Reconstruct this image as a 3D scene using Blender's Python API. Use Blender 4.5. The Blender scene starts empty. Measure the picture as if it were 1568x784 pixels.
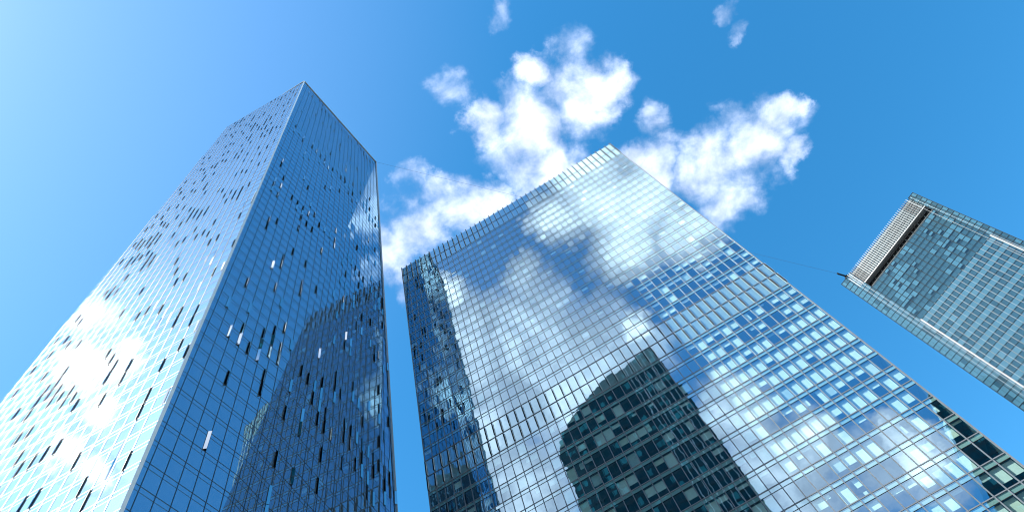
import bpy, math, random
import numpy as np
from mathutils import Vector, Matrix

random.seed(11)
S = bpy.context.scene
COL = S.collection
EYE = 1.6
DOWN = 1.0 / math.pi

# ------------------------------------------------------------------ scene / camera
S.render.engine = 'CYCLES'
S.view_settings.view_transform = 'Standard'
S.view_settings.look = 'None'
S.view_settings.gamma = 1.0
S.view_settings.exposure = 1.5
S.view_settings.use_curve_mapping = False
S.cycles.max_bounces = 10
S.cycles.transparent_max_bounces = 12
S.cycles.glossy_bounces = 6
S.cycles.diffuse_bounces = 3
S.cycles.caustics_reflective = False
S.cycles.caustics_refractive = False
S.cycles.use_denoising = True
S.cycles.filter_width = 1.1
S.cycles.sample_clamp_indirect = 6.0

cam_d = bpy.data.cameras.new('camera')
cam_d.sensor_width = 36.0
cam_d.lens = 24.0
cam_d.clip_start = 0.1
cam_d.clip_end = 20000
cam = bpy.data.objects.new('camera', cam_d)
COL.objects.link(cam)
R = Matrix(((0.898265503, -0.439453167, 0.0),
            (0.393976256, 0.805308293, 0.443014041),
            (-0.194683835, -0.397944051, 0.896514772)))       # rows: world axes seen by the lens (x right, y down, z forward)
cam.matrix_world = Matrix(((R[0][0], -R[0][1], -R[0][2], 0),
                           (R[1][0], -R[1][1], -R[1][2], 0),
                           (R[2][0], -R[2][1], -R[2][2], EYE),
                           (0, 0, 0, 1)))
S.camera = cam


def seen_area(pts):
    """how large a polygon shows in the picture (used only to choose which repeats become objects of their own)"""
    q = []
    for p in pts:
        d = (p[0], p[1], p[2] - EYE)
        x = sum(R[i][0] * d[i] for i in range(3))
        y = sum(R[i][1] * d[i] for i in range(3))
        z = sum(R[i][2] * d[i] for i in range(3))
        if z < 0.5:
            return 0.0
        q.append((1045.33 * x / z, 1045.33 * y / z))
    cx = sum(a for a, b in q) / len(q)
    cy = sum(b for a, b in q) / len(q)
    ar = abs(sum(q[i - 1][0] * q[i][1] - q[i][0] * q[i - 1][1] for i in range(len(q)))) / 2
    if abs(cx) > 790 or abs(cy) > 398:
        ar *= 0.001
    return ar


# ------------------------------------------------------------------ materials
def new_mat(name):
    m = bpy.data.materials.new(name)
    m.use_nodes = True
    nt = m.node_tree
    for n in list(nt.nodes):
        nt.nodes.remove(n)
    out = nt.nodes.new('ShaderNodeOutputMaterial')
    return m, nt, out


def N(nt, t, **kw):
    n = nt.nodes.new(t)
    for k, v in kw.items():
        setattr(n, k, v)
    return n


def principled(name, col, rough=0.5, metal=0.0, var=0.12, scale=0.6, spec=0.5):
    m, nt, out = new_mat(name)
    b = N(nt, 'ShaderNodeBsdfPrincipled')
    tc = N(nt, 'ShaderNodeTexCoord')
    no = N(nt, 'ShaderNodeTexNoise')
    no.inputs['Scale'].default_value = scale
    no.inputs['Detail'].default_value = 5
    nt.links.new(tc.outputs['Object'], no.inputs['Vector'])
    mp = N(nt, 'ShaderNodeMapRange')
    mp.inputs['From Min'].default_value = 0.3
    mp.inputs['From Max'].default_value = 0.7
    mp.inputs['To Min'].default_value = 1 - var
    mp.inputs['To Max'].default_value = 1 + var
    nt.links.new(no.outputs['Fac'], mp.inputs['Value'])
    mx = N(nt, 'ShaderNodeVectorMath', operation='SCALE')
    mx.inputs[0].default_value = col
    nt.links.new(mp.outputs['Result'], mx.inputs['Scale'])
    nt.links.new(mx.outputs['Vector'], b.inputs['Base Color'])
    b.inputs['Roughness'].default_value = rough
    b.inputs['Metallic'].default_value = metal
    b.inputs['Specular IOR Level'].default_value = spec
    nt.links.new(b.outputs['BSDF'], out.inputs['Surface'])
    return m


def glass(name, r0, refl, trans=None, body=None, amp=0.003, scale=0.5, rough=0.0, f90=1.0):
    """coated facade glass: mirror part by viewing angle, the rest passes (trans) or is absorbed (body)"""
    m, nt, out = new_mat(name)
    lw = N(nt, 'ShaderNodeLayerWeight')
    lw.inputs['Blend'].default_value = 0.5
    pw = N(nt, 'ShaderNodeMath', operation='POWER')
    nt.links.new(lw.outputs['Facing'], pw.inputs[0])
    pw.inputs[1].default_value = 5.0
    mp = N(nt, 'ShaderNodeMapRange')
    mp.inputs['To Min'].default_value = r0
    mp.inputs['To Max'].default_value = f90
    nt.links.new(pw.outputs[0], mp.inputs['Value'])
    gl = N(nt, 'ShaderNodeBsdfGlossy')
    gl.inputs['Color'].default_value = (*refl, 1)
    gl.inputs['Roughness'].default_value = rough
    if amp:
        tc = N(nt, 'ShaderNodeTexCoord')
        no = N(nt, 'ShaderNodeTexNoise')
        no.inputs['Scale'].default_value = scale
        no.inputs['Detail'].default_value = 1.5
        nt.links.new(tc.outputs['Object'], no.inputs['Vector'])
        bp = N(nt, 'ShaderNodeBump')
        bp.inputs['Strength'].default_value = 1.0
        bp.inputs['Distance'].default_value = amp
        nt.links.new(no.outputs['Fac'], bp.inputs['Height'])
        nt.links.new(bp.outputs['Normal'], gl.inputs['Normal'])
    if trans:
        ba = N(nt, 'ShaderNodeBsdfTransparent')
        ba.inputs['Color'].default_value = (*trans, 1)
    else:
        ba = N(nt, 'ShaderNodeBsdfDiffuse')
        ba.inputs['Color'].default_value = (*body, 1)
    mix = N(nt, 'ShaderNodeMixShader')
    nt.links.new(mp.outputs['Result'], mix.inputs['Fac'])
    nt.links.new(ba.outputs[0], mix.inputs[1])
    nt.links.new(gl.outputs[0], mix.inputs[2])
    nt.links.new(mix.outputs[0], out.inputs['Surface'])
    return m


M = {}
M['t1_glass'] = glass('blue_reflective_glass', 0.58, (0.50, 0.81, 1.0), body=(0.15, 0.20, 0.23), amp=0.003, scale=0.45)
M['t1_leaf'] = glass('vent_leaf_glass', 0.6, (0.85, 0.95, 1.0), body=(0.01, 0.02, 0.03), amp=0.0)
M['t2_glass'] = glass('clear_coated_glass', 0.41, (0.57, 0.84, 1.0), trans=(0.76, 0.95, 0.93), amp=0.0035, scale=0.6)
M['t3_glass'] = glass('teal_glass', 0.075, (0.5, 0.85, 0.95), trans=(0.50, 0.79, 0.92), amp=0.002, scale=0.5)
M['r_glass'] = glass('dark_tower_glass', 0.05, (0.6, 0.85, 0.95), body=(0.006, 0.075, 0.088), amp=0.004, scale=0.4)
M['dark_alu'] = principled('grey_aluminium', (0.30, 0.33, 0.36), 0.45, 0.0, 0.10, 0.8)
M['alu'] = principled('silver_aluminium', (0.115, 0.13, 0.15), 0.40, 0.0, 0.10, 0.8)
M['t1_alu'] = principled('blue_grey_aluminium', (0.11, 0.125, 0.14), 0.45, 1.0, 0.10, 0.8)
M['white_alu'] = principled('white_aluminium', (0.78, 0.79, 0.78), 0.4, 0.0, 0.06, 0.8)
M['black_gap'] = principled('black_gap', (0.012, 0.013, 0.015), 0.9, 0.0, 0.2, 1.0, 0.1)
M['bronze'] = principled('bronze_louvre', (0.035, 0.018, 0.013), 0.5, 0.0, 0.2, 1.0)
M['spandrel'] = principled('pale_spandrel', (0.38, 0.48, 0.48), 0.6, 0.0, 0.06, 0.9)
M['plant'] = principled('plant_floor_panel', (0.40, 0.42, 0.42), 0.6, 0.0, 0.08, 0.9)
M['blind_white'] = principled('white_blind', (0.86, 0.87, 0.84), 0.8, 0.0, 0.05, 2.0)
M['blind_cream'] = principled('cream_blind', (0.76, 0.76, 0.66), 0.8, 0.0, 0.06, 2.0)
M['blind_grey'] = principled('grey_blind', (0.50, 0.55, 0.56), 0.8, 0.0, 0.08, 2.0)
M['interior'] = principled('office_interior', (0.05, 0.06, 0.065), 0.9, 0.0, 0.3, 0.4)
M['ceiling'] = principled('office_ceiling', (0.07, 0.08, 0.085), 0.9, 0.0, 0.2, 0.7)
M['concrete'] = principled('roof_concrete', (0.34, 0.34, 0.33), 0.85, 0.0, 0.2, 0.2)
M['t3_pale'] = principled('pale_panel', (0.085, 0.105, 0.115), 0.7, 0.0, 0.12, 0.5)
M['t3_dark'] = principled('dark_panel', (0.008, 0.02, 0.026), 0.7, 0.0, 0.3, 0.5)
M['teal_panel'] = principled('teal_panel', (0.05, 0.36, 0.38), 0.6, 0.0, 0.25, 0.15)
M['navy_panel'] = principled('navy_panel', (0.01, 0.045, 0.06), 0.6, 0.0, 0.25, 0.15)
M['fin_alu'] = principled('light_aluminium', (0.18, 0.195, 0.20), 0.4, 0.0, 0.08, 0.8)
M['t3_line'] = principled('dark_frame', (0.02, 0.03, 0.036), 0.9, 0.0, 0.1, 0.8, 0.1)
M['wire'] = principled('steel_wire', (0.05, 0.06, 0.08), 0.6, 0.0, 0.1, 1.0)
M['paving'] = principled('plaza_paving', (0.30, 0.30, 0.29), 0.85, 0.0, 0.2, 0.05)
M['asphalt'] = principled('asphalt', (0.05, 0.05, 0.052), 0.9, 0.0, 0.2, 0.3)
M['paint'] = principled('road_paint', (0.75, 0.75, 0.72), 0.7, 0.0, 0.1, 1.0)


# ------------------------------------------------------------------ objects
def thing(name, label, cat, loc=(0, 0, 0), group=None):
    o = bpy.data.objects.new(name, None)
    COL.objects.link(o)
    o.location = loc
    o['label'] = label
    o['category'] = cat
    if group:
        o['group'] = group
    return o


class MB:
    """collects faces in world space, links them as ONE mesh object"""

    def __init__(self):
        self.v, self.f, self.mi = [], [], []

    def poly(self, pts, mi=0):
        i = len(self.v)
        self.v += [tuple(p) for p in pts]
        self.f.append(tuple(range(i, i + len(pts))))
        self.mi.append(mi)
        return self

    def box(self, c, a, b, d, mi=0):
        """box with corner c and edge vectors a, b, d"""
        c, a, b, d = map(Vector, (c, a, b, d))
        P = [c, c + a, c + a + b, c + b, c + d, c + a + d, c + a + b + d, c + b + d]
        i = len(self.v)
        self.v += [tuple(p) for p in P]
        q = [(0, 3, 2, 1), (4, 5, 6, 7), (0, 1, 5, 4), (1, 2, 6, 5), (2, 3, 7, 6), (3, 0, 4, 7)]
        if a.cross(b).dot(d) < 0:
            q = [t[::-1] for t in q]
        self.f += [tuple(i + k for k in t) for t in q]
        self.mi += [mi] * 6
        return self

    def bar(self, p, q, side, nrm, w, dout, din=0.0, mi=0):
        p, q = Vector(p), Vector(q)
        side, nrm = Vector(side), Vector(nrm)
        return self.box(p - side * w / 2 - nrm * din, q - p, side * w, nrm * (dout + din), mi)

    def add(self, o):
        i = len(self.v)
        self.v += o.v
        self.f += [tuple(i + k for k in t) for t in o.f]
        self.mi += o.mi
        return self

    def score(self):
        return sum(seen_area([self.v[k] for k in t]) for t in self.f)

    def build(self, name, mats, parent=None, stuff=False, label=None):
        me = bpy.data.meshes.new(name)
        off = parent.location if parent else Vector((0, 0, 0))
        me.from_pydata([(x - off.x, y - off.y, z - off.z) for x, y, z in self.v], [], self.f)
        if not isinstance(mats, (list, tuple)):
            mats = [mats]
        for m in mats:
            me.materials.append(m)
        if len(mats) > 1:
            me.polygons.foreach_set('material_index', self.mi)
        me.update()
        o = bpy.data.objects.new(name, me)
        COL.objects.link(o)
        if parent:
            o.parent = parent
        if stuff:
            o['kind'] = 'stuff'
        if label:
            o['label'] = label
        return o


def emit(name, items, mats, parent, limit=100):
    """each item a part of its own; past the limit the smallest-looking ones become one part"""
    if len(items) > limit:
        items = sorted(items, key=lambda m: -m.score())
    for m in items[:limit]:
        m.build(name, mats, parent)
    if len(items) > limit:
        r = MB()
        for m in items[limit:]:
            r.add(m)
        r.build(name, mats, parent, stuff=True)


def clip(poly, axis, val, keep_less):
    out = []
    for i in range(len(poly)):
        p, q = poly[i - 1], poly[i]
        ip = p[axis] <= val if keep_less else p[axis] >= val
        iq = q[axis] <= val if keep_less else q[axis] >= val
        if ip != iq:
            t = (val - p[axis]) / (q[axis] - p[axis])
            out.append((p[0] + t * (q[0] - p[0]), p[1] + t * (q[1] - p[1])))
        if iq:
            out.append(q)
    return out


def cell(poly, s0, s1, t0, t1):
    for ax, v, kl in ((0, s0, False), (0, s1, True), (1, t0, False), (1, t1, True)):
        poly = clip(poly, ax, v, kl)
        if len(poly) < 3:
            return []
    r = []
    for p in poly:
        if not r or abs(p[0] - r[-1][0]) + abs(p[1] - r[-1][1]) > 1e-5:
            r.append(p)
    if len(r) > 1 and abs(r[0][0] - r[-1][0]) + abs(r[0][1] - r[-1][1]) < 1e-5:
        r.pop()
    return r if len(r) > 2 else []


def span(poly, axis, val):
    o = 1 - axis
    h = []
    for i in range(len(poly)):
        p, q = poly[i - 1], poly[i]
        if (p[axis] - val) * (q[axis] - val) < 0:
            t = (val - p[axis]) / (q[axis] - p[axis])
            h.append(p[o] + t * (q[o] - p[o]))
    return (min(h), max(h)) if len(h) >= 2 else None


class Plane:
    """a facade plane: s runs along the horizontal, t up the slope; d steps out along the normal"""

    def __init__(self, o, ex, nrm):
        self.o, self.ex, self.n = Vector(o), Vector(ex).normalized(), Vector(nrm).normalized()
        self.ey = self.n.cross(self.ex).normalized()
        if self.ey.z < 0:
            self.ey = -self.ey

    def P(self, s, t, d=0.0):
        return self.o + self.ex * s + self.ey * t + self.n * d

    def st(self, p):
        v = Vector(p) - self.o
        return (v.dot(self.ex), v.dot(self.ey))

    def tz(self, z):
        return (z - self.o.z) / self.ey.z

    def face(self, pts, d=0.0, tilt=(0, 0)):
        cs = sum(p[0] for p in pts) / len(pts)
        ct = sum(p[1] for p in pts) / len(pts)
        m = MB()
        L = [self.P(s, t, d + tilt[0] * (s - cs) + tilt[1] * (t - ct)) for s, t in pts]
        nn = Vector((0, 0, 0))
        for i in range(len(L)):
            nn += L[i - 1].cross(L[i])
        if nn.dot(self.n) < 0:
            L = L[::-1]
        return m.poly(L)


# ------------------------------------------------------------------ sky, sun
SUN_AZ, SUN_EL = -126.3, 45.0
w = bpy.data.worlds.new('World')
S.world = w
w.use_nodes = True
nt = w.node_tree
for n in list(nt.nodes):
    nt.nodes.remove(n)
wout = N(nt, 'ShaderNodeOutputWorld')
bg = N(nt, 'ShaderNodeBackground')
bg.inputs['Strength'].default_value = 0.12
sky = N(nt, 'ShaderNodeTexSky', sky_type='NISHITA')
sky.sun_disc = False
sky.sun_elevation = math.radians(SUN_EL)
sky.sun_rotation = math.radians(SUN_AZ)
sky.air_density = 1.0
sky.dust_density = 0.36
sky.ozone_density = 2.0
hs = N(nt, 'ShaderNodeHueSaturation')
hs.inputs['Saturation'].default_value = 1.36
hs.inputs['Value'].default_value = 0.94
hs.inputs['Hue'].default_value = 0.489
nt.links.new(sky.outputs['Color'], hs.inputs['Color'])

# clouds: (azimuth from +Y towards +X, elevation, angular radius, thickness)
CLOUDS = [(31.7, 70.6, 3.13, 0.93), (20.5, 71.7, 2.93, 0.93), (31.9, 74.0, 1.52, 0.93), (12.2, 73.9, 1.8, 0.93), (16.8, 69.2, 2.56, 0.93), (37.5, 69.4, 1.99, 0.93), (11.7, 69.6, 2.09, 0.71), (42.4, 56.4, 2.84, 0.93), (35.7, 58.2, 2.93, 0.93), (45.7, 55.8, 1.52, 0.93), (32.4, 55.8, 2.37, 0.93), (31.5, 62.4, 2.27, 0.93), (28.7, 64.1, 1.52, 0.93), (41.8, 53.5, 1.3, 0.85), (-5.7, 69.3, 2.65, 0.93), (-16.4, 68.7, 2.84, 0.93), (-22.8, 67.1, 2.56, 0.93), (0.8, 69.1, 1.8, 0.93), (-9.7, 71.2, 1.32, 0.64), (41.0, 78.6, 1.2, 0.54), (55.2, 60.9, 0.8, 0.42), (57.3, 62.4, 0.9, 0.47), (7.4, 78.2, 1.99, 0.58), (-14.5, 72.7, 1.42, 0.64), (11.4, 66.7, 2.37, 0.75), (-22.1, 63.5, 1.2, 0.58), (11.4, 71.7, 2.09, 0.64), (37.3, 64.2, 1.3, 0.52), (44.8, 72.6, 1.42, 0.47), (-107.9, 55.9, 1.4, 2.2), (-110.8, 53.3, 1.9, 2.2), (-109.5, 52.3, 1.3, 2.2), (-113.6, 53.7, 1.6, 2.2), (-113.7, 50.6, 1.6, 2.2), (-113.3, 47.4, 1.6, 2.2), (-113.3, 55.2, 0.9, 2.2), (-116.4, 47.1, 1.4, 2.2), (165.2, 61.0, 3.7, 2.3), (171.2, 63.9, 3.4, 2.3), (164.5, 56.5, 2.9, 2.3), (179.7, 64.5, 2.7, 2.3), (172.5, 59.3, 3.2, 2.3), (163.8, 54.4, 1.5, 1.22), (-156.2, 62.2, 1.3, 2.3), (-168.2, 61.7, 1.7, 1.6), (-158.5, 56.0, 4.4, 1.6), (-166.4, 55.6, 5.6, 1.6), (-172.2, 52.7, 5.2, 1.6), (-158.5, 50.5, 5.1, 1.6), (-166.0, 51.0, 5.2, 1.6), (-157.7, 59.5, 3.0, 1.6), (-178.9, 56.0, 1.9, 1.08), (179.8, 53.6, 1.3, 2.3), (-158.6, 45.3, 5.0, 1.6), (176.9, 43.4, 3.2, 1.6), (177.0, 38.8, 3.7, 1.6), (175.3, 36.2, 3.4, 1.6), (169.9, 34.6, 3.0, 1.15), (166.4, 34.0, 2.1, 2.3), (167.0, 31.5, 2.4, 1.08), (168, 66.5, 3.0, 2.3), (160.5, 58.5, 2.6, 2.2), (158, 54.5, 2.0, 2.0), (-152, 53, 3.5, 1.1), (178, 33, 3.5, 1.6), (172, 38, 2.5, 1.6)]
tc = N(nt, 'ShaderNodeTexCoord')


def noise(scale, detail, rough=0.6, off=0.0, dist=0.0):
    n_ = N(nt, 'ShaderNodeTexNoise')
    n_.inputs['Scale'].default_value = scale
    n_.inputs['Detail'].default_value = detail
    n_.inputs['Roughness'].default_value = rough
    n_.inputs['Distortion'].default_value = dist
    ad = N(nt, 'ShaderNodeVectorMath', operation='ADD')
    ad.inputs[1].default_value = (off, off * 0.7, -off)
    nt.links.new(tc.outputs['Generated'], ad.inputs[0])
    nt.links.new(ad.outputs['Vector'], n_.inputs['Vector'])
    return n_


wn = noise(9.0, 8.0, 0.6, 3.1)
sb = N(nt, 'ShaderNodeVectorMath', operation='SUBTRACT')
sb.inputs[1].default_value = (0.5, 0.5, 0.5)
nt.links.new(wn.outputs['Color'], sb.inputs[0])
sc = N(nt, 'ShaderNodeVectorMath', operation='SCALE')
sc.inputs['Scale'].default_value = 0.13
nt.links.new(sb.outputs['Vector'], sc.inputs[0])
wd = N(nt, 'ShaderNodeVectorMath', operation='ADD')
nt.links.new(tc.outputs['Generated'], wd.inputs[0])
nt.links.new(sc.outputs['Vector'], wd.inputs[1])
wdn = N(nt, 'ShaderNodeVectorMath', operation='NORMALIZE')
nt.links.new(wd.outputs['Vector'], wdn.inputs[0])
acc = None
for az, el, rr, k in CLOUDS:
    az, el, rr = math.radians(az), math.radians(el), math.radians(rr * 1.4)
    dt = N(nt, 'ShaderNodeVectorMath', operation='DOT_PRODUCT')
    dt.inputs[1].default_value = (math.sin(az) * math.cos(el), math.cos(az) * math.cos(el), math.sin(el))
    nt.links.new(wdn.outputs['Vector'], dt.inputs[0])
    mr = N(nt, 'ShaderNodeMapRange')
    mr.inputs['From Min'].default_value = math.cos(rr)
    mr.inputs['From Max'].default_value = 1.0
    mr.inputs['To Min'].default_value = 0.0
    mr.inputs['To Max'].default_value = k
    nt.links.new(dt.outputs['Value'], mr.inputs['Value'])
    if acc is None:
        acc = mr.outputs['Result']
    else:
        mx = N(nt, 'ShaderNodeMath', operation='MAXIMUM')
        nt.links.new(acc, mx.inputs[0])
        nt.links.new(mr.outputs['Result'], mx.inputs[1])
        acc = mx.outputs[0]
fb = noise(17.0, 8.0, 0.54, 0.0, 0.2)
fb2 = noise(17.0, 8.0, 0.54, 0.0, 0.2)
fb2.inputs['Vector'].links[0].from_node.inputs[1].default_value = (-0.0171 , -0.0126, 0.0212)
fm = N(nt, 'ShaderNodeMath', operation='MULTIPLY_ADD')      # field + (noise-0.5)*k
fm.inputs[1].default_value = 1.75
nt.links.new(fb.outputs['Fac'], fm.inputs[0])
nt.links.new(acc, fm.inputs[2])
gate = N(nt, 'ShaderNodeMapRange')                           # no cloud where no blob is
gate.inputs['From Min'].default_value = 0.02
gate.inputs['From Max'].default_value = 0.25
nt.links.new(acc, gate.inputs['Value'])
cm = N(nt, 'ShaderNodeMapRange', interpolation_type='SMOOTHSTEP')
cm.inputs['From Min'].default_value = 1.0
cm.inputs['From Max'].default_value = 1.95
nt.links.new(fm.outputs[0], cm.inputs['Value'])
cg = N(nt, 'ShaderNodeMath', operation='MULTIPLY')
nt.links.new(cm.outputs['Result'], cg.inputs[0])
nt.links.new(gate.outputs['Result'], cg.inputs[1])
# cloud brightness: thicker = whiter, with softer grey-blue folds
cb = N(nt, 'ShaderNodeMapRange')
cb.inputs['From Min'].default_value = 1.2
cb.inputs['From Max'].default_value = 2.0
cb.inputs['To Min'].default_value = 2.9
cb.inputs['To Max'].default_value = 4.1
nt.links.new(fm.outputs[0], cb.inputs['Value'])
cc = N(nt, 'ShaderNodeVectorMath', operation='SCALE')
ccol = N(nt, 'ShaderNodeMixRGB')
ccol.inputs['Color1'].default_value = (0.72, 0.90, 1.30, 1)
ccol.inputs['Color2'].default_value = (1.03, 1.0, 1.03, 1)
cf = N(nt, 'ShaderNodeMapRange')
cf.inputs['From Min'].default_value = 1.2
cf.inputs['From Max'].default_value = 2.9
nt.links.new(fm.outputs[0], cf.inputs['Value'])
nt.links.new(cf.outputs['Result'], ccol.inputs['Fac'])
nt.links.new(ccol.outputs['Color'], cc.inputs[0])
cb2 = N(nt, 'ShaderNodeMapRange')
cb2.inputs['From Min'].default_value = 2.2
cb2.inputs['From Max'].default_value = 3.6
cb2.inputs['To Min'].default_value = 0.0
cb2.inputs['To Max'].default_value = 8.0
nt.links.new(fm.outputs[0], cb2.inputs['Value'])
# the side of each billow away from the sun is greyer
df = N(nt, 'ShaderNodeMath', operation='SUBTRACT')
nt.links.new(fb.outputs['Fac'], df.inputs[0])
nt.links.new(fb2.outputs['Fac'], df.inputs[1])
ds = N(nt, 'ShaderNodeMath', operation='MULTIPLY_ADD')
nt.links.new(df.outputs[0], ds.inputs[0])
ds.inputs[1].default_value = 2.6
nt.links.new(cb.outputs['Result'], ds.inputs[2])
cs = N(nt, 'ShaderNodeMath', operation='ADD')
nt.links.new(ds.outputs[0], cs.inputs[0])
nt.links.new(cb2.outputs['Result'], cs.inputs[1])
nt.links.new(cs.outputs[0], cc.inputs['Scale'])
mixc = N(nt, 'ShaderNodeMixRGB')
nt.links.new(cg.outputs[0], mixc.inputs['Fac'])
nt.links.new(hs.outputs['Color'], mixc.inputs['Color1'])
nt.links.new(cc.outputs['Vector'], mixc.inputs['Color2'])
# broad glow added to the sky near the sun, lifts the left facade's reflection
last = mixc.outputs['Color']
for az, el, r0_, r1_, amt in ((-112.0, 58.0, 46.0, 6.0, 0.13),):
    az, el = math.radians(az), math.radians(el)
    dt = N(nt, 'ShaderNodeVectorMath', operation='DOT_PRODUCT')
    dt.inputs[1].default_value = (math.sin(az) * math.cos(el), math.cos(az) * math.cos(el), math.sin(el))
    nt.links.new(tc.outputs['Generated'], dt.inputs[0])
    mr = N(nt, 'ShaderNodeMapRange', interpolation_type='SMOOTHSTEP')
    mr.inputs['From Min'].default_value = math.cos(math.radians(r0_))
    mr.inputs['From Max'].default_value = math.cos(math.radians(r1_))
    mr.inputs['To Max'].default_value = amt
    nt.links.new(dt.outputs['Value'], mr.inputs['Value'])
    vm = N(nt, 'ShaderNodeMixRGB', blend_type='ADD')
    nt.links.new(mr.outputs['Result'], vm.inputs['Fac'])
    nt.links.new(last, vm.inputs['Color1'])
    vm.inputs['Color2'].default_value = (2.1, 1.85, 1.75, 1)
    last = vm.outputs['Color']
nt.links.new(last, bg.inputs['Color'])
nt.links.new(bg.outputs['Background'], wout.inputs['Surface'])

sun_d = bpy.data.lights.new('sun', 'SUN')
sun_d.energy = 5.0
sun_d.angle = math.radians(0.5)
sun_d.color = (1.0, 0.95, 0.86)
sun = bpy.data.objects.new('sun', sun_d)
COL.objects.link(sun)
a_, e_ = math.radians(SUN_AZ), math.radians(SUN_EL)
sdir = Vector((math.sin(a_) * math.cos(e_), math.cos(a_) * math.cos(e_), math.sin(e_)))
sun.rotation_euler = sdir.to_track_quat('Z', 'Y').to_euler()
sun.location = sdir * 500

# ------------------------------------------------------------------ ground
g = MB()
ring = [(6000 * math.cos(k * math.pi / 32), 6000 * math.sin(k * math.pi / 32), -0.02) for k in range(64)]
g.poly(ring)
go = g.build('plaza_ground', M['paving'])
go['kind'] = 'structure'
rd = MB()
rd.box((-400, -20, -0.015), (900, 0, 0), (0, 14, 0), (0, 0, 0.02))
ro = rd.build('road', M['asphalt'])
ro['kind'] = 'structure'
lm = MB()
for k in range(-60, 80):
    lm.box((k * 6, -13.1, 0.005), (3, 0, 0), (0, 0.15, 0), (0, 0, 0.005))
lo_ = lm.build('road_markings', M['paint'])
lo_['kind'] = 'structure'

Z = Vector((0, 0, 1))

# ------------------------------------------------------------------ faceted tower with open vents
T1H = 300 + EYE
A = Vector((-45.723, 33.382, T1H))
B = Vector((-35.968, 77.151, T1H))
C = Vector((-83.182, 37.105, T1H))
t1 = thing('faceted_tower', 'tallest blue glass skyscraper with folded facets and scattered open vents, left of the gridded tower', 'skyscraper', (-60, 55, 0))
perp = Vector((A.y, -A.x, 0)).normalized()          # sideways to the line of sight
A0 = Vector((A.x, A.y, 0)) + perp * 1.55
C0 = Vector((-93.0, 38.05, 0))
C1 = C + Vector((0, 0, 0))
B0 = Vector((B.x * 1.16, B.y * 1.16, 0))
ur = (B - A).normalized()
F0 = A0 + ur * 1.3                                  # foot of the fold
D = C + (B - A)
D0 = Vector((-88, 86, 0))


def make_plane(p0, p1, p2, inside):
    n_ = (p1 - p0).cross(p2 - p0).normalized()
    if n_.dot(p0 - inside) < 0:
        n_ = -n_
    ex = Z.cross(n_).normalized()
    return Plane(p0, ex, n_)


CEN = Vector((-60, 58, 150))
VENT_BANDS = [(95.0, 107.5, 0.55, 0), (164, 173, 0.5, 0), (223, 231, 0.5, 0), (289, 297, 0.6, 0)]
panes, vents, mull, trans = [], [], [], []
FL = 3.5


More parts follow.
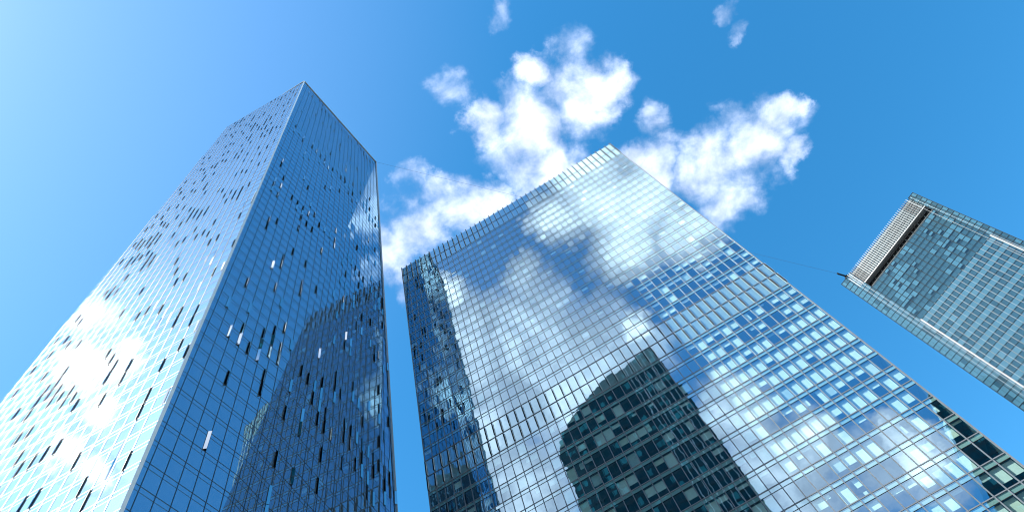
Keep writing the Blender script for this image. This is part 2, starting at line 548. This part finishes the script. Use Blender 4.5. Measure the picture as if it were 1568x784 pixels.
def t1_facade(pts, mod, s_start, tilt, vent_p, vw=0.62, amax=60, hr=0.5):
    pl = make_plane(pts[0], pts[1], pts[2], CEN)
    poly = [pl.st(p) for p in pts]
    smin = min(p[0] for p in poly)
    smax = max(p[0] for p in poly)
    ss = [s_start + k * mod for k in range(-80, 80) if smin - mod < s_start + k * mod < smax + mod]
    zs = [T1H - 0.9 - k * FL for k in range(0, 87)]
    zs = [T1H] + zs
    ts = [pl.tz(max(z, 0)) for z in zs]
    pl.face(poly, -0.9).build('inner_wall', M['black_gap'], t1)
    for i in range(len(ss) - 1):
        for j in range(len(ts) - 1):
            c = cell(poly, ss[i], ss[i + 1], ts[j + 1], ts[j])
            if not c:
                continue
            zt = zs[j]
            p = vent_p
            for b0, b1, pp, _ in VENT_BANDS:
                if b0 < zt - FL / 2 - EYE < b1:
                    # patchy openings inside the plant-floor bands
                    p = pp * (1.5 if math.sin(ss[i] * 0.55 + zt * 0.3) > -0.1 else 0.35)
            full = len(c) == 4 and abs((max(q[0] for q in c) - min(q[0] for q in c)) - mod) < 1e-3 and j > 0
            tl = (random.gauss(0, tilt), random.gauss(0, tilt))
            if full and random.random() < p:
                s1 = ss[i + 1]
                t0, t1_ = ts[j + 1], ts[j]
                panes.append(pl.face([(ss[i], t0), (s1 - vw, t0), (s1 - vw, t1_), (ss[i], t1_)], 0, tl))
                v = MB()
                # reveal, black sheet painting the room's darkness, and the opened leaf hung on one side
                for (sa, sb_) in ((s1 - vw, s1 - vw + 0.03), (s1 - 0.03, s1)):
                    v.box(pl.P(sa, t0 + 0.05, -0.35), pl.ex * (sb_ - sa), pl.ey * (t1_ - t0 - 0.1), pl.n * 0.36, 1)
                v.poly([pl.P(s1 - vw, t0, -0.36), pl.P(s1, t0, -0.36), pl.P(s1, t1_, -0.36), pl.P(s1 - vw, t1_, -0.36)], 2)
                ang = math.radians(random.uniform(amax * 0.3, amax))
                hinge_right = random.random() < hr
                lw_ = vw - 0.05
                if hinge_right:
                    hp = pl.P(s1 - 0.04, t0 + 0.06, 0.05)
                    dv = (-pl.ex * math.cos(ang) + pl.n * math.sin(ang)) * lw_
                else:
                    hp = pl.P(s1 - vw + 0.04, t0 + 0.06, 0.05)
                    dv = (pl.ex * math.cos(ang) + pl.n * math.sin(ang)) * lw_
                th = dv.cross(pl.ey).normalized() * 0.05
                v.box(hp, dv, pl.ey * (t1_ - t0 - 0.12), th, 0)
                for q_ in range(6):                             # inner side of the glass leaf painted black as a dark reflection
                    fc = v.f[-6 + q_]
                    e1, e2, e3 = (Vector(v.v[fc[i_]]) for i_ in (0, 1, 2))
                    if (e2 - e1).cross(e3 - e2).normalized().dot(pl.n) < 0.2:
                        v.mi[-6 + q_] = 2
                vents.append(v)
            else:
                panes.append(pl.face(c, 0, tl))
    for s in ss:
        r = span(poly, 0, s)
        if r:
            mull.append(MB().bar(pl.P(s, r[0]), pl.P(s, r[1]), pl.ex, pl.n, 0.09, 0.05, 0.1))
    for j, z in enumerate(zs[1:]):
        for dz, wd_, do in ((0, 0.07, 0.03), (-0.78, 0.035, 0.025)):
            r = span(poly, 1, pl.tz(z + dz))
            if r and r[1] - r[0] > 0.3:
                t_ = pl.tz(z + dz)
                trans.append(MB().bar(pl.P(r[0], t_), pl.P(r[1], t_), pl.ey, pl.n, wd_, do, 0.1))
    return pl


# left facade (trapezoid: its far edge leans out), main right facade and its folded lower half
plL = t1_facade([A, A0, C0, C], 1.95, 0.0, 0.0012, 0.26, 0.32, 34, 0.25)
plR = t1_facade([A, A0, F0, B], 1.95, 0.0, 0.0016, 0.11, 0.5)
plF = t1_facade([B, F0, B0], 1.95, 0.0, 0.0032, 0.17, 0.45)
t1_facade([B, B0, D0, D], 3.9, 0.0, 0.0015, 0.0)
t1_facade([D, D0, C0, C], 3.9, 0.0, 0.0015, 0.0)
emit('window_pane', panes, M['t1_glass'], t1)
emit('vent_window', vents, [M['t1_leaf'], M['t1_alu'], M['black_gap']], t1)
emit('mullion', mull, M['t1_alu'], t1)
emit('transom', trans, M['t1_alu'], t1)
rf = MB()
inset = [CEN + (p - CEN) * 0.985 for p in (A, B, D, C)]
rf.poly([Vector((p.x, p.y, T1H - 0.35)) for p in inset])
rf.build('roof', M['concrete'], t1)
cp = MB()
for p, q in ((A, B), (C, A), (B, D), (D, C)):
    d = (q - p).normalized()
    sd = Vector((d.y, -d.x, 0))
    cp.box(p - sd * 0.3 + Z * 0.004, q - p, sd * 0.6, Z * 0.35)
cp.build('parapet_cap', M['dark_alu'], t1)
for p, q in ((A0, A), (B0, B), (C0, C)):
    d = (q - p).normalized()
    sd = Vector((p.y, -p.x, 0)).normalized()
    MB().bar(p, q, sd, sd.cross(d).normalized(), 0.42, 0.21, 0.21).build('corner_trim', M['white_alu'] if p is A0 else M['dark_alu'], t1)

# ------------------------------------------------------------------ wide gridded tower
T2H = 205 + EYE
u2 = Vector((0.995798, -0.091577, 0))
n2 = Vector((-0.091577, -0.995798, 0))
O2 = Vector((-34.125, 87.924, 0))
W2 = 78.43
NM = 45
MOD = W2 / NM
p2 = Plane(O2, u2, n2)
t2 = thing('gridded_tower', 'wide flat glass office tower with a fine window grid, between the two other towers', 'skyscraper', tuple(O2 + u2 * W2 / 2 - n2 * 17))
zc, zm1, zm0 = 193.9 + EYE, 111.0 + EYE, 101.9 + EYE
up = [zm1 + (zc - zm1) * k / 21 for k in range(22)][::-1]        # floor lines above the plant band
lo = [zm0 - 3.99 * k for k in range(26)]
floors = [(up[k], up[k + 1]) for k in range(21)] + [(lo[k], lo[k + 1]) for k in range(25)]
SP = 0.85
BD = 0.34                                                       # blinds hang this far behind the glass
black_strips = []
panes, span_p, blinds_w, blinds_c, blinds_g, mull, trans, ceil = [], [], [], [], [], [], [], []
TILT = 0.002


def q2(s0, s1, z0, z1, d=0.0, tilt=(0, 0)):
    return p2.face([(s0, z0), (s1, z0), (s1, z1), (s0, z1)], d, tilt)


def shade_blind(s, zt, zb, fi, row_mode):
    """blinds of one window"""
    vt, vb = zt - SP - 0.05, zb + 0.12
    h = vt - vb
    r = random.random()
    lit_side = s > 55
    low = zt < zm0 + 1
    if not low:
        k = fi - 17                                             # the two or three floors just above the band
        if not lit_side or k < 0:
            if r < 0.90:
                return
        elif r < 0.35:
            return
    if row_mode == 'strips' and low and s > 54 and random.random() < 0.92:
        m = MB()
        nst = 7
        for i in range(nst):
            a = s + 0.1 + (MOD - 0.2) * i / nst
            tw = random.uniform(0.3, 0.9)
            wv = (MOD - 0.2) / nst
            m.poly([p2.P(a, vb, -BD - wv * tw), p2.P(a + wv * 0.92, vb, -BD), p2.P(a + wv * 0.92, vt, -BD), p2.P(a, vt, -BD - wv * tw)])
        blinds_w.append(m)
        return
    if low:
        r = random.random()
        if r < (0.20 if lit_side else 0.62):
            return
        r = random.random()
        drop = 1.0 if r < 0.27 else (random.uniform(0.45, 0.75) if r < 0.75 else random.uniform(0.12, 0.4))
    else:
        drop = random.choice((0.25, 0.3, 0.5, 1.0))
    wv = MOD - 0.16
    s0 = s + 0.08
    if random.random() < 0.14:
        wv *= 0.5
        s0 += random.choice((0, wv))
    m = q2(s0, s0 + wv, vt - h * drop, vt, -BD)
    r = random.random()
    (blinds_w if r < 0.74 else blinds_c if r < 0.86 else blinds_g).append(m)
    if random.random() < 0.05 and drop < 0.6:                   # something standing on the sill
        (blinds_c if r < 0.5 else blinds_g).append(q2(s0 + 0.2, s0 + random.uniform(0.5, 1.1), vb, vb + random.uniform(0.3, 1.0), -BD - 0.3))


for fi, (zt, zb) in enumerate(floors):
    if zt < 0.5:
        continue
    zb = max(zb, 0.05)
    mode = 'strips' if (fi in (23, 24, 28) or (fi > 24 and random.random() < 0.12)) else 'roller'
    for i in range(NM):
        s0, s1 = i * MOD, (i + 1) * MOD
        tl = lambda: (random.gauss(0, TILT), random.gauss(0, TILT))
        panes.append(q2(s0, s1, zb, zt - SP, 0, tl()))
        panes.append(q2(s0, s1, zt - SP, zt, 0, tl()))
        span_p.append(q2(s0 + 0.03, s1 - 0.03, zt - SP + 0.02, zt - 0.02, -0.07))
        shade_blind(s0, zt, zb, fi, mode if not (i % 9 in (3, 4) and fi % 2) else 'roller')
    ceil.append(MB().box(p2.P(0, zt - 0.75, -0.12), u2 * W2, -n2 * 9, Z * 0.7))
    trans.append(MB().bar(p2.P(0, zt), p2.P(W2, zt), Z, n2, 0.15, 0.06, 0.1))
    black_strips.append(MB().bar(p2.P(0, zt - SP), p2.P(W2, zt - SP), Z, n2, 0.07, 0.04, 0.1))  # thin black strip along the foot of each spandrel
# crown and plant-floor bands: pale panels, fins in two tiers
fins, bands = [], []
for (z0, z1) in ((zc, T2H), (zm0, zm1)):
    zmid = (z0 + z1) / 2
    for i in range(NM):
        for a, b in ((z0, zmid), (zmid, z1)):
            panes.append(q2(i * MOD, (i + 1) * MOD, a, b, 0, (random.gauss(0, TILT), random.gauss(0, TILT))))
            bands.append(q2(i * MOD + 0.03, (i + 1) * MOD - 0.03, a + 0.02, b - 0.02, -0.08))
    for i in range(NM + 1):
        for a, b in ((z0 + 0.55, zmid - 0.45), (zmid + 0.45, z1 - 0.5)):
            f = MB()
            s = i * MOD + 0.02
            f.bar(p2.P(s, a, 0.14), p2.P(s, b, 0.14), u2, n2, 0.12, 0.24, 0.0, 0)
            f.bar(p2.P(s + 0.20, a, 0.10), p2.P(s + 0.20, b, 0.10), u2, n2, 0.05, 0.14, 0.0, 1)
            f.bar(p2.P(s, a + 0.1, 0.0), p2.P(s, a + 0.3, 0.0), u2, n2, 0.1, 0.15, 0.0, 0)
            f.bar(p2.P(s, b - 0.3, 0.0), p2.P(s, b - 0.1, 0.0), u2, n2, 0.1, 0.15, 0.0, 0)
            fins.append(f)
    for z in (z0, zmid, z1):
        if z < T2H - 1:
            trans.append(MB().bar(p2.P(0, z + 0.004), p2.P(W2, z + 0.004), Z, n2, 0.16, 0.085, 0.1))
for i in range(NM + 1):
    mull.append(MB().bar(p2.P(i * MOD, 0.05), p2.P(i * MOD, T2H), u2, n2, 0.12, 0.11, 0.1))
    mull[-1].bar(p2.P(i * MOD, T2H), p2.P(i * MOD, T2H + 0.45), u2, n2, 0.28, 0.25, 0.2)
emit('window_pane', panes, M['t2_glass'], t2)
emit('spandrel_panel', span_p, M['spandrel'], t2)
emit('plant_panel', bands, M['plant'], t2)
emit('window_blind', blinds_w, M['blind_white'], t2)
emit('cream_blind', blinds_c, M['blind_cream'], t2)
emit('grey_blind', blinds_g, M['blind_grey'], t2)
emit('mullion', mull, M['alu'], t2)
emit('transom', trans, M['alu'], t2)
emit('sun_fin', fins, [M['black_gap'], M['white_alu']], t2)
emit('black_strip', black_strips, M['black_gap'], t2)
emit('ceiling', ceil, M['ceiling'], t2)
co = MB()
co.box(p2.P(0.15, 0, -9), u2 * (W2 - 0.3), -n2 * 24, Z * (T2H - 0.6))
co.build('core', M['interior'], t2)
for s in (0, W2):
    sgn = -1 if s == 0 else 1
    MB().box(p2.P(s, 0, -0.02), u2 * 0.12 * sgn, -n2 * 33, Z * T2H).build('side_wall', M['t1_glass'], t2)
    MB().box(p2.P(s, 0, -0.03), u2 * 0.14 * sgn, n2 * 0.15, Z * (T2H + 0.2)).build('corner_fin', M['alu'], t2)
MB().box(p2.P(0, 0, -33.02), u2 * W2, -n2 * 0.2, Z * T2H).build('rear_wall', M['t1_glass'], t2)
MB().box(p2.P(0.1, T2H - 0.5, -0.15), u2 * (W2 - 0.2), -n2 * 32.8, Z * 0.4).build('roof', M['concrete'], t2)

# ------------------------------------------------------------------ teal tower with fins on the right
T3H = 200 + EYE
u3 = Vector((0.818733, -0.574174, 0))
n3 = Vector((-0.574174, -0.818733, 0))
O3 = Vector((105.614, 169.498, 0))
W3 = 40.3
p3 = Plane(O3, u3, n3)
t3 = thing('finned_tower', 'teal glass tower with white vertical fins and a slatted crown, at the right edge', 'skyscraper', tuple(O3 + u3 * W3 / 2 - n3 * 15))
panes, pale, dark, mull, trans, fins, slats = [], [], [], [], [], [], []
FH = 2.4
L3, R3 = 5.2, 37.9
NMOD = 20
M3 = (R3 - L3) / NMOD
cols = [0, 1.3, 2.6, 3.9, L3] + [L3 + M3 * k for k in range(1, NMOD)] + [R3, 39.1, W3]
ztop_main = 189.3 + EYE
zfin = 164.0 + EYE
nrow = int(T3H / FH) + 1


def q3(s0, s1, z0, z1, d=0.0, tilt=(0, 0)):
    return p3.face([(s0, z0), (s1, z0), (s1, z1), (s0, z1)], d, tilt)


for r in range(nrow):
    zt = T3H - r * FH
    zb = max(zt - FH, 0.05)
    if zt < 0.5:
        continue
    for i in range(len(cols) - 1):
        s0, s1 = cols[i], cols[i + 1]
        main = L3 - 0.01 < s0 < R3 - 0.01
        if main and zt > ztop_main + 0.5:
            continue
        panes.append(q3(s0, s1, zb, zt, 0, (random.gauss(0, 0.0014), random.gauss(0, 0.0014))))
        if not main:
            (pale if random.random() < (0.85 if s0 < 10 else 0.55) else dark).append(q3(s0 + 0.02, s1 - 0.02, zb + 0.02, zt - 0.02, -0.1))
        elif zt > zfin:
            pr = 0.45 if r % 2 else 0.22
            pr += 0.25 * (math.sin(s0 * 0.3 + r * 0.5))
            if random.random() < pr:
                pale.append(q3(s0 + 0.02, s1 - 0.02, zb + 0.02 + random.choice((0, 0, 1.2)), zt - 0.02, -0.1))
            else:
                dark.append(q3(s0 + 0.02, s1 - 0.02, zb + 0.02, zt - 0.02, -0.25))
        else:
            pr = 0.9 if r % 2 else 0.1
            (pale if random.random() < pr else dark).append(q3(s0 + 0.02, s1 - 0.02, zb + 0.02, zt - 0.02, -0.1))
    t_ = MB()
    if zt <= ztop_main + 0.5:
        t_.bar(p3.P(0, zt), p3.P(W3, zt), Z, n3, 0.10, 0.05, 0.1)
        trans.append(t_)
    else:
        trans.append(MB().bar(p3.P(0, zt), p3.P(L3, zt), Z, n3, 0.10, 0.05, 0.1))
        trans.append(MB().bar(p3.P(R3, zt), p3.P(W3, zt), Z, n3, 0.10, 0.05, 0.1))
for i, s in enumerate(cols):
    main = L3 - 0.01 < s < R3 + 0.01
    k = i - 4
    top = ztop_main if L3 + 0.1 < s < R3 - 0.1 else T3H
    if main and k % 2 == 0 or s in (0, W3) or s in (2.6, 39.1):
        mull.append(MB().bar(p3.P(s, 0.05), p3.P(s, top), u3, n3, 0.20, 0.10, 0.1))
    else:
        mull.append(MB().bar(p3.P(s, 0.05), p3.P(s, top), u3, n3, 0.07, 0.06, 0.1))
    if main:
        thick = abs(s - L3) < 0.1 or abs(s - R3) < 0.1
        f = MB().bar(p3.P(s, 0.05, 0.10), p3.P(s, zfin + (random.uniform(-0.1, 0.1)), 0.10), u3, n3, 0.45 if thick else 0.10, 0.4 if thick else 0.18)
        fins.append(f)
for s in (3.3, 4.5, 36.9, 38.5):
    fins.append(MB().bar(p3.P(s, 90, 0.06), p3.P(s, T3H - 0.5, 0.06), u3, n3, 0.09, 0.12))
# slatted crown: vertical white blades in front of a dark plant screen, bronze at both ends
NS = 44
for k in range(NS):
    s = 2.8 + (37.4 - 2.8) * (k + 0.5) / NS
    br = 5.0 < s < 8.6 or 33.2 < s < 36.4
    slats.append((MB().bar(p3.P(s, 191.9 + EYE, 0.05), p3.P(s, T3H + 0.3, 0.05), u3, n3, 0.17, 0.12), br))
emit('window_pane', panes, M['t3_glass'], t3)
emit('pale_panel', pale, M['t3_pale'], t3)
emit('dark_panel', dark, M['t3_dark'], t3)
emit('mullion', mull, M['t3_line'], t3)
emit('transom', trans, M['t3_line'], t3)
emit('vertical_fin', fins, M['fin_alu'], t3)
emit('crown_slat', [m for m, b in slats if not b], M['fin_alu'], t3)
emit('bronze_slat', [m for m, b in slats if b], M['bronze'], t3)
MB().box(p3.P(L3, 191.7 + EYE, -0.9), u3 * (R3 - L3), -n3 * 0.2, Z * 8.2).build('crown_screen', M['navy_panel'], t3)
MB().box(p3.P(L3, 191.3 + EYE, -0.8), u3 * (R3 - L3), n3 * 1.2, Z * 0.35).build('crown_ledge', M['fin_alu'], t3)
MB().box(p3.P(L3, ztop_main + 0.02, -2.0), u3 * (R3 - L3), -n3 * 0.2, Z * 2.3).build('recess', M['black_gap'], t3)
for z in (194.2, 196.6, 199.3):
    MB().box(p3.P(L3, z + EYE, -0.2), u3 * (R3 - L3), n3 * 0.2, Z * 0.12).build('crown_rail', M['t3_line'], t3)
MB().box(p3.P(0.05, 0, -0.6), u3 * (W3 - 0.1), -n3 * 30, Z * (189 + EYE)).build('core', M['t3_dark'], t3)
MB().box(p3.P(0.05, 189.02 + EYE, -2.4), u3 * (W3 - 0.1), -n3 * 28, Z * 10.5).build('roof', M['concrete'], t3)

# crane arm of the facade-cleaning rig on the finned tower's corner
cr = thing('roof_rig', 'small dark arm jutting out over the corner of the slatted crown', 'cleaning rig', tuple(p3.P(3.5, T3H + 0.3, 0)))
MB().box(p3.P(2.6, T3H + 0.35, -0.6), u3 * 1.6, -n3 * 2.2, Z * 1.1).build('carriage', M['black_gap'], cr)
MB().bar(p3.P(3.4, T3H + 1.0, -0.7), p3.P(2.6, T3H + 1.9, 2.2), u3, Vector((0, 0, 1)), 0.5, 0.25, 0.25).build('arm', M['black_gap'], cr)
MB().box(p3.P(2.3, T3H + 1.5, 2.2), u3 * 0.6, n3 * 0.6, Z * 0.7).build('pulley_head', M['black_gap'], cr)

# wire from roof to roof
wp, wq = B + Vector((0.4, 0, -0.3)), p3.P(2.6, T3H + 1.8, 2.5)
wm = MB()
d = (wq - wp).normalized()
sd = d.cross(Z).normalized()
up_ = sd.cross(d).normalized()
for k in range(12):
    a, b = wp.lerp(wq, k / 12), wp.lerp(wq, (k + 1) / 12)
    wm.bar(a, b, sd, up_, 0.05, 0.025, 0.025)
wo = wm.build('cable', M['wire'])
wo['label'] = 'thin dark cable strung across the sky from the faceted tower to the finned tower'
wo['category'] = 'cable'


# ------------------------------------------------------------------ towers across the street, seen in the mirror of the glass
def profile_tower(name, label, prof, y0, depth, fl, mod, x_streak):
    x0, x1 = min(p[0] for p in prof), max(p[0] for p in prof)
    o = thing(name, label, 'skyscraper', ((x0 + x1) / 2, y0 - depth / 2, 0))
    b = MB()
    k = len(prof)
    b.poly([(x, y0, z) for x, z in prof][::-1])
    b.poly([(x, y0 - depth, z) for x, z in prof])
    for i in range(k):
        (xa, za), (xb, zb_) = prof[i - 1], prof[i]
        b.poly([(xa, y0, za), (xb, y0, zb_), (xb, y0 - depth, zb_), (xa, y0 - depth, za)])
    b.build('glass_body', M['r_glass'], o)
    pl = Plane((0, y0, 0), (1, 0, 0), (0, 1, 0))
    pan, ml, tr = [], [], []
    zmax = max(p[1] for p in prof)
    z = 2.0
    row = 0
    while z < zmax - 2:
        r = span(prof, 1, z + 0.01)
        if r:
            tr.append(MB().bar((r[0], y0, z), (r[1], y0, z), Z, (0, 1, 0), 1.1, 0.12, 0.0))
            s = r[0] + 0.5
            while s < r[1] - mod:
                if random.random() < 0.22:
                    pan.append(MB().box((s + 0.1, y0 + 0.02, z + 0.7), (mod - 0.2, 0, 0), (0, 0.05, 0), (0, 0, fl - 1.5)))
                s += mod
        z += fl
        row += 1
    s = x0 + 1
    while s < x1 - 0.5:
        r = span(prof, 0, s)
        if r:
            ml.append((MB().bar((s, y0, max(r[0], 1)), (s, y0, r[1] - 0.5), (1, 0, 0), (0, 1, 0), 0.2 if s < x_streak else 0.32, 0.15 if s < x_streak else 0.35), s >= x_streak))
        s += mod
    emit('teal_panel', pan, M['teal_panel'], o)
    emit('transom', tr, M['navy_panel'], o)
    emit('mullion', [m for m, w_ in ml if not w_], M['navy_panel'], o)
    emit('white_fin', [m for m, w_ in ml if w_], M['white_alu'], o)
    return o


profile_tower('rounded_tower', 'dark tower with one rounded shoulder, mirrored in the glass of the gridded tower',
              [(-40.5, 0), (18, 0), (18, 246), (14, 249.5), (-2.6, 248.5), (-16, 246), (-24, 243.5), (-31, 239.5), (-37, 234), (-40.5, 227)], -30, 34, 4.2, 2.2, 2.0)
profile_tower('chamfered_tower', 'dark tower with a slanted shoulder, mirrored at the lower right of the gridded tower',
              [(73, 0), (126, 0), (126, 182), (92, 182), (86, 166), (80, 148), (73, 128)], -60, 30, 4.2, 2.6, 200)
